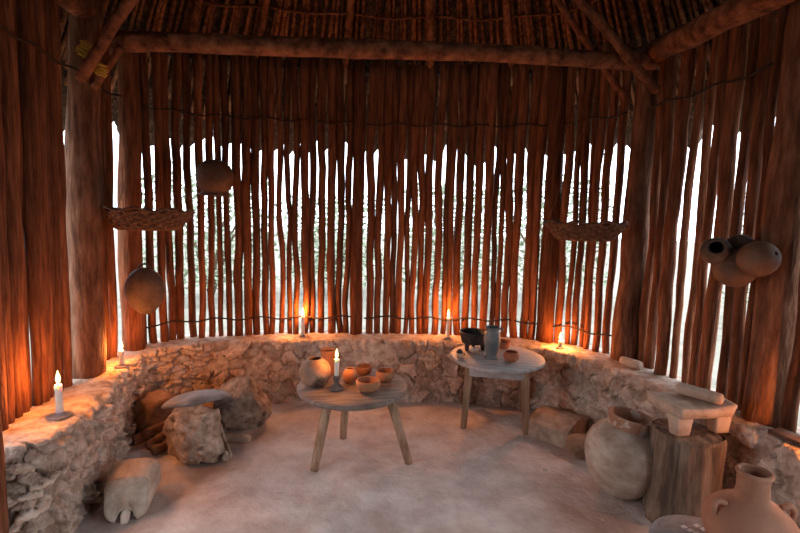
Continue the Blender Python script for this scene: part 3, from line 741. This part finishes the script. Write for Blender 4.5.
bm = B(); cap = [bm.verts.new(v) for v in [(.985 * (.150 * math.cos(2 * PI * j / NA)), .985 * .150 * math.sin(2 * PI * j / NA), SZ - .0045) for j in range(NA)]]
cap2 = [bm.verts.new((v.co.x, v.co.y, SZ - .02)) for v in cap]
bm.faces.new(cap); bm.faces.new(cap2[::-1])
for j in range(NA): bm.faces.new((cap[j], cap2[j], cap2[(j + 1) % NA], cap[(j + 1) % NA]))
obj('cut_top', bm, 'stump', t, smooth=False)

# three-legged grinding stone
MZ = SZ + .115
c_l, c_n, c_r = at(646, 395, MZ + .03), at(678, 410, MZ + .03), at(738, 406, MZ + .03)
e1 = (c_r - c_n); e1.z = 0; w1 = e1.length; e1.normalize(); e2 = Vector((-e1.y, e1.x, 0))
print('metate', c_l, c_n, c_r, w1)
mc = (c_n + c_r) / 2 + e2 * .11; mc.z = SZ
mc = Vector((sp.x + .015, sp.y - .01, SZ - .003)) if (mc - sp).xy.length > .2 else Vector((mc.x, mc.y, SZ - .003))
t = thing('grinding_stone', 'pale three-legged stone grinding slab standing on the stump', 'grinding stone', mc, (0, 0, math.atan2(e1.y, e1.x)))
MW, MD = .34, .25
bm = B(); bmesh.ops.create_grid(bm, x_segments=24, y_segments=16, size=.5)
topv = list(bm.verts); r_ = bmesh.ops.extrude_face_region(bm, geom=bm.faces[:]); low = [v for v in r_['geom'] if isinstance(v, bmesh.types.BMVert)]
for v in bm.verts: v.co.z = 0
for v in topv: v.co.z = 1
for v in bm.verts:
    x, y = v.co.x * 2, v.co.y * 2; up = v.co.z > .5
    rx = 1 - .06 * y * y; z = (MZ - SZ + .032 + .012 * x * x - .004 * y * y) if up else (MZ - SZ - .018)
    v.co = Vector((x * MW / 2 * rx * (1 if up else .95), y * MD / 2 * (1 - .05 * x * x) * (1 if up else .93), z))
roughen(bm, .004, 25, 1); obj('slab', bm, 'metate', t)
for lx, ly in ((-.115, -.068), (.112, -.068), (.0, .08)):
    bm = B(); box(bm, .098, .07, .105, .012, 2, Matrix.Translation((lx, ly, 0)))
    for v in bm.verts:
        k_ = 1 - (v.co.z / .105) * .0 - (1 - v.co.z / .105) * .22; v.co.x = lx + (v.co.x - lx) * k_; v.co.y = ly + (v.co.y - ly) * k_
    obj('leg', bm, 'metate', t)
def roller(label, a, b, r, seed, m='metate'):
    a, b = Vector(a), Vector(b); n = 12; bm = B()
    tube(bm, [(b - a) * (0 if i == 0 else .03 if i == 1 else .97 if i == n - 1 else i / n) for i in range(n + 1)], [r * (.55 if i in (0, n) else .88 if i in (1, n - 1) else 1) for i in range(n + 1)], n=16, rough=.06, seed=seed)
    tag(obj('stone_roller', bm, m, loc=a), label, 'grinding roller')
ztop = MZ + .032 + .031
roller('cylindrical stone roller lying across the grinding slab on the stump', at(677, 387, ztop), at(723, 400, ztop), .031, 71)
roller('pale stone roller lying alone on the right ledge behind the big jar', at(621, 360, LEDGE + .032), at(641, 366, LEDGE + .032), .032, 72)

# stool with the woven grey top and the water jug upon it
ST = .225
q = at(714, 550, ST)
t = thing('low_stool', 'round grey stool top with white checks at the bottom edge, under the pink jug', 'stool', (q.x, q.y, 0))
bm = B(); lathe(bm, [(0, ST - .05), (.20, ST - .05), (.225, ST - .04), (.232, ST - .02), (.225, ST - .004), (.20, ST), (.1, ST), (0, ST)], 48, wob=.02); obj('seat', bm, 'mat', t)
for k in range(3):
    a = k * 2.094 + .5; bm = B(); tube(bm, [(math.cos(a) * .17, math.sin(a) * .17, -.003), (math.cos(a) * .13, math.sin(a) * .13, ST - .045)], [.024, .03], n=10); obj('leg', bm, 'tableleg', t)
cl = Vector((q.x, q.y, 0))
for i in range(3):
    for j in range(5):
        if (i + j) % 2: continue
        w = at(684 + j * 6.5, 526.5 + i * 4 - j * .6, ST + .002) - cl
        bm = B(); box(bm, .024, .018, .004, .0012, 1, Matrix.Translation((w.x, w.y, ST - .0015)) @ Matrix.Rotation(.3, 4, 'Z')); obj('check', bm, 'white', t)
jq = at(746, 556, ST)
t = thing('clay_jug', 'pink-brown long-necked clay jug with small ear handles, nearest at bottom right', 'jug', (jq.x, jq.y, ST + .001))
zt = 0
print('jug base', jq, 'mouth z', atd(752, 470, jq.y).z)
JH = atd(752, 472, jq.y).z - ST
prof = [(.085, 0), (.125, .03), (.152, JH * .28), (.156, JH * .40), (.142, JH * .50), (.110, JH * .60), (.072, JH * .67), (.057, JH * .73), (.052, JH * .86), (.053, JH * .93), (.060, JH * .98), (.059, JH)]
bm = B(); lathe(bm, vessel(prof, .014), 48, wob=.015, seed=4); obj('body', bm, 'waterjug', t)
for s_ in (-1, 1):
    bm = B(); a0 = math.radians(180 if s_ < 0 else -12); d_ = Vector((math.cos(a0), math.sin(a0), 0)); zh = JH * .565
    tube(bm, spline([d_ * .100 + Vector((0, 0, zh + .02)), d_ * .130 + Vector((0, 0, zh + .030)), d_ * .143 + Vector((0, 0, zh + .014)), d_ * .142 + Vector((0, 0, zh - .012)), d_ * .128 + Vector((0, 0, zh - .03))], 5), .011, n=10); obj('handle', bm, 'waterjug', t)

q0, q1 = at(768, 431, LEDGE + .01), at(806, 447, LEDGE + .01)
bm = B(); d_ = q1 - q0; ln = d_.length + .25; box(bm, ln, .09, .02, .004, 2, Matrix.Translation((ln / 2, 0, 0)))
o = obj('plank', bm, 'plank', loc=(q0.x + .03, q0.y, LEDGE + .006)); o.rotation_euler[2] = math.atan2(d_.y, d_.x); tag(o, 'dark flat plank lying on the right ledge beyond the grinding stone', 'plank')

# ------------------------------------------------------------------ things that hang on the walls
def hanging_basket(label, c, r, h, knot, seed, m='basket'):
    t = thing('hanging_basket', label, 'basket', c)
    bm = B(); NA, NZ = 96, 22; rings = []
    for side in (0, 1):
        rng_ = range(NZ + 1) if side == 0 else range(NZ, -1, -1)
        for i in rng_:
            u = i / NZ; ring_ = []
            base_r = r * (.62 + .38 * u ** .8); z = -h + h * u
            for j in range(NA):
                a = 2 * PI * j / NA
                weave = .010 * math.sin(a * 18 + (i % 6 < 3) * PI) * (1 if side == 0 else -1)
                rr = base_r + weave - (0 if side == 0 else .010)
                zz = z + .010 * math.sin(a * 11 + seed) * u ** 4
                ring_.append(bm.verts.new((rr * math.cos(a), rr * math.sin(a), zz + (0.006 if side and i == 0 else 0))))
            rings.append(ring_)
    for p_, q_ in zip(rings, rings[1:]):
        for j in range(NA): bm.faces.new((p_[j], p_[(j + 1) % NA], q_[(j + 1) % NA], q_[j]))
    bm.faces.new(rings[0][::-1]); bm.faces.new(rings[-1])
    obj('bowl_weave', bm, m, t)
    bm = B(); tube(bm, [(r * math.cos(2 * PI * i / 64), r * math.sin(2 * PI * i / 64), .004 + .012 * math.sin(2 * PI * i / 64 * 9 + seed)) for i in range(65)], .009, n=7, caps=False, rough=.3, seed=seed); obj('rim', bm, m, t)
    k_ = Vector(knot) - Vector(c)
    for a in (.4, 2.5, 4.6):
        bm = B(); tube(bm, [(r * math.cos(a), r * math.sin(a), .0), k_], .0022, n=5); obj('cord', bm, 'string', t)
c = atd(148, 211, 2.98); hanging_basket('wide shallow wicker basket hanging by cords at the left, above the flat gourd', c, .275, .125, atd(146, 104, 3.08), 1)
c = atd(585, 224, 3.14); hanging_basket('wide shallow dark wicker basket hanging on the right in front of the back poles', c, .265, .115, atd(596, 96, 3.27), 2)

l = atd(145, 290, 3.16)
t = thing('flat_gourd', 'flattened oval brown gourd hanging against the dark post below the left basket', 'gourd', l, (0, 0, .42))
bm = B(); bmesh.ops.create_uvsphere(bm, u_segments=36, v_segments=24, radius=1)
for v in bm.verts:
    z = v.co.z; k_ = 1 - .22 * max(0, -z) ** 2
    v.co = Vector((v.co.x * .128 * k_, v.co.y * .055, z * (.160 if z > 0 else .178)))
roughen(bm, .004, 9, 2); obj('body', bm, 'darkpot', t)
bm = B(); tube(bm, [(.032 * math.cos(a_), 0, .160 + .026 * math.sin(a_)) for a_ in [PI * i / 10 for i in range(11)]], .007, n=7); obj('loop', bm, 'darkpot', t)

l = atd(215, 178, 3.50)
t = thing('hanging_pot', 'dark round pot hanging upside down high on the back wall, right of the left basket', 'pot', l, (.1, .05, 0))
bm = B(); lathe(bm, [(-0, .140), (.06, .132), (.112, .095), (.138, .035), (.138, -.02), (.118, -.075), (.098, -.1), (.10, -.112), (.118, -.126), (.112, -.130), (.088, -.112), (.09, -.095), (.108, -.07), (.126, -.02), (.126, .03), (.10, .085), (.05, .12), (0, .127)], 40, wob=.03); obj('body', bm, 'gourd', t)
bm = B(); tube(bm, [(0, 0, .13), (.0, .02, .25), (.01, .06, .42)], .003, n=5); obj('cord', bm, 'string', t)

def gpot(name, label, c, r, outer_dir, m, mouth, seed, sq=1.):
    """round pot whose mouth looks along outer_dir"""
    d = Vector(outer_dir).normalized(); rot = d.to_track_quat('Z', 'Y').to_euler()
    t = thing(name, label, 'gourd' if 'gourd' in name else 'pot', c, rot)
    prof = []
    for i in range(25):
        a = -PI / 2 + (PI - math.asin(mouth / r)) * i / 24
        prof.append((max(0, r * math.cos(a)), r * math.sin(a) * sq))
    prof[0] = (0, -r * sq)
    th = .008
    ins = [(max(0.001, (r - th) * math.cos(-PI / 2 + (PI - math.asin(mouth / r)) * i / 24)), (r - th) * sq * math.sin(-PI / 2 + (PI - math.asin(mouth / r)) * i / 24)) for i in range(24, 0, -1)] + [(0, -(r - th) * sq)]
    bm = B(); lathe(bm, prof + ins, 36, wob=.03, seed=seed); obj('body', bm, m, t); return t
D = 2.30
t = gpot('hanging_pot', 'small dark pot with its open mouth facing left, leftmost of the hanging cluster', atd(716, 251, D + .02), .070, (-.55, -.8, .35), 'darkpot', .036, 1)
bm = B(); tube(bm, [(.038 * math.cos(2 * PI * i / 28), .038 * math.sin(2 * PI * i / 28), .062) for i in range(29)], .008, n=8, caps=False); obj('rim', bm, 'darkpot', t)
gpot('hanging_pot', 'reddish-brown round pot hanging lowest in the cluster on the massive post', atd(735, 268, D), .098, (.1, .2, 1), 'gourd', .03, 2)
gpot('hanging_pot', 'dark round pot hanging at the top back of the cluster on the massive post', atd(740, 249, D + .05), .075, (.0, .3, 1), 'darkpot', .02, 3)
gpot('hanging_gourd', 'round grey-brown gourd with a small drilled hole, rightmost of the hanging cluster', atd(758, 259, D - .12), .088, (.25, -1.0, .42), 'gourd', .0085, 4)

# a few pebbles and chips lying about
rr = random.Random(5)
for i, (px, py) in enumerate(((357, 419), (520, 437), (545, 470), (455, 455), (300, 505), (250, 460), (603, 520), (420, 500))):
    q = at(px, py, 0); bm = B(); rock(bm, (rr.uniform(.02, .04), .02, .012), i + 20, sub=2)
    tag(obj('pebble', bm, 'pebble', loc=(q.x, q.y, -.001)), 'small loose chip lying on the bare earth floor', 'pebble', 'chips on the floor')

# ------------------------------------------------------------------ greenery outside, seen only through the gaps
def shrub(label, x, y, h, w, seed):
    rr = random.Random(seed); t = thing('shrub', label, 'shrub', (x, y, -.03), group='shrubs outside the hut')
    bm = B()
    for k_ in range(5):
        a = rr.uniform(0, 6.3); tube(bm, [(0, 0, 0), (math.cos(a) * w * .15, math.sin(a) * w * .15, h * .45), (math.cos(a) * w * .4, math.sin(a) * w * .4, h * .85)], [.04, .028, .01], n=6)
    obj('stems', bm, 'bark2', t)
    bm = B()
    for k_ in range(2200):
        u = rr.random() ** .5; a = rr.uniform(0, 6.283); z = h * (.12 + .88 * rr.random())
        c = Vector((math.cos(a) * w * .55 * u, math.sin(a) * w * .55 * u, z)); d1 = Vector((rr.uniform(-1, 1), rr.uniform(-1, 1), rr.uniform(-.6, .6))).normalized(); d2 = d1.cross(Vector((rr.uniform(-1, 1), rr.uniform(-1, 1), rr.uniform(-1, 1)))).normalized()
        l_ = rr.uniform(.09, .17); q = [c, c + d1 * l_ * .5 + d2 * l_ * .22, c + d1 * l_, c + d1 * l_ * .5 - d2 * l_ * .22]
        bm.faces.new([bm.verts.new(p_) for p_ in q])
    f = obj('foliage', bm, 'leaf', t); f['kind'] = 'stuff'
for i, (x, y, h, w) in enumerate(((-3.6, 8.5, 2.3, 2.2), (-1.4, 9.5, 2.0, 2.0), (.9, 8.2, 2.2, 1.6), (2.9, 9.0, 2.4, 2.2), (6.5, 6.8, 2.2, 2.4), (-7, 5.5, 2.4, 2.4))):
    shrub('leafy green shrub outside, glimpsed through the gaps between the wall poles', x, y, h, w, i + 40)

# ------------------------------------------------------------------ daylight: overcast sky; doorways at both sides guide the sampling
w = bpy.data.worlds.new('sky'); SC.world = w; w.use_nodes = True
bg = w.node_tree.nodes['Background']; bg.inputs[0].default_value = (.80, .89, 1, 1); bg.inputs[1].default_value = 5.6
def portal(x, y, z, sx, sz, rz):
    ld = bpy.data.lights.new('door_portal', 'AREA'); ld.shape = 'RECTANGLE'; ld.size = sx; ld.size_y = sz
    ld.cycles.is_portal = True
    o = bpy.data.objects.new('door_portal', ld); COL.objects.link(o); o.location = (x, y, z); o.rotation_euler = (PI / 2, 0, rz)
for nm, x, y, ln in (('wall_right_added_lintel', 2.0, .60, 1.16), ('wall_left_added_lintel', -1.87, 1.22, 1.06)):  # unseen blocks added over the doorways to keep daylight off the upper walls
    bm = B(); box(bm, .10, ln, 1.02, .01, 2, Matrix.Translation((x, y, 1.80))); struct(obj(nm, bm, 'pole'))
portal(2.02, .60, .88, 1.1, 1.75, PI / 2)
portal(-1.88, 1.22, .88, 1.0, 1.75, -PI / 2)
for ob in list(COL.objects):
    if ob.type == 'LIGHT': ob['kind'] = 'helper' if 'portal' in ob.name else ob.get('kind', 'thing')

SC.view_settings.view_transform = 'Standard'; SC.view_settings.look = 'None'; SC.view_settings.gamma = 1
SC.view_settings.use_curve_mapping = False; SC.view_settings.exposure = 0.0
SC.cycles.use_denoising = True
SC.cycles.max_bounces = 10; SC.cycles.diffuse_bounces = 6
SC.cycles.sample_clamp_indirect = 6
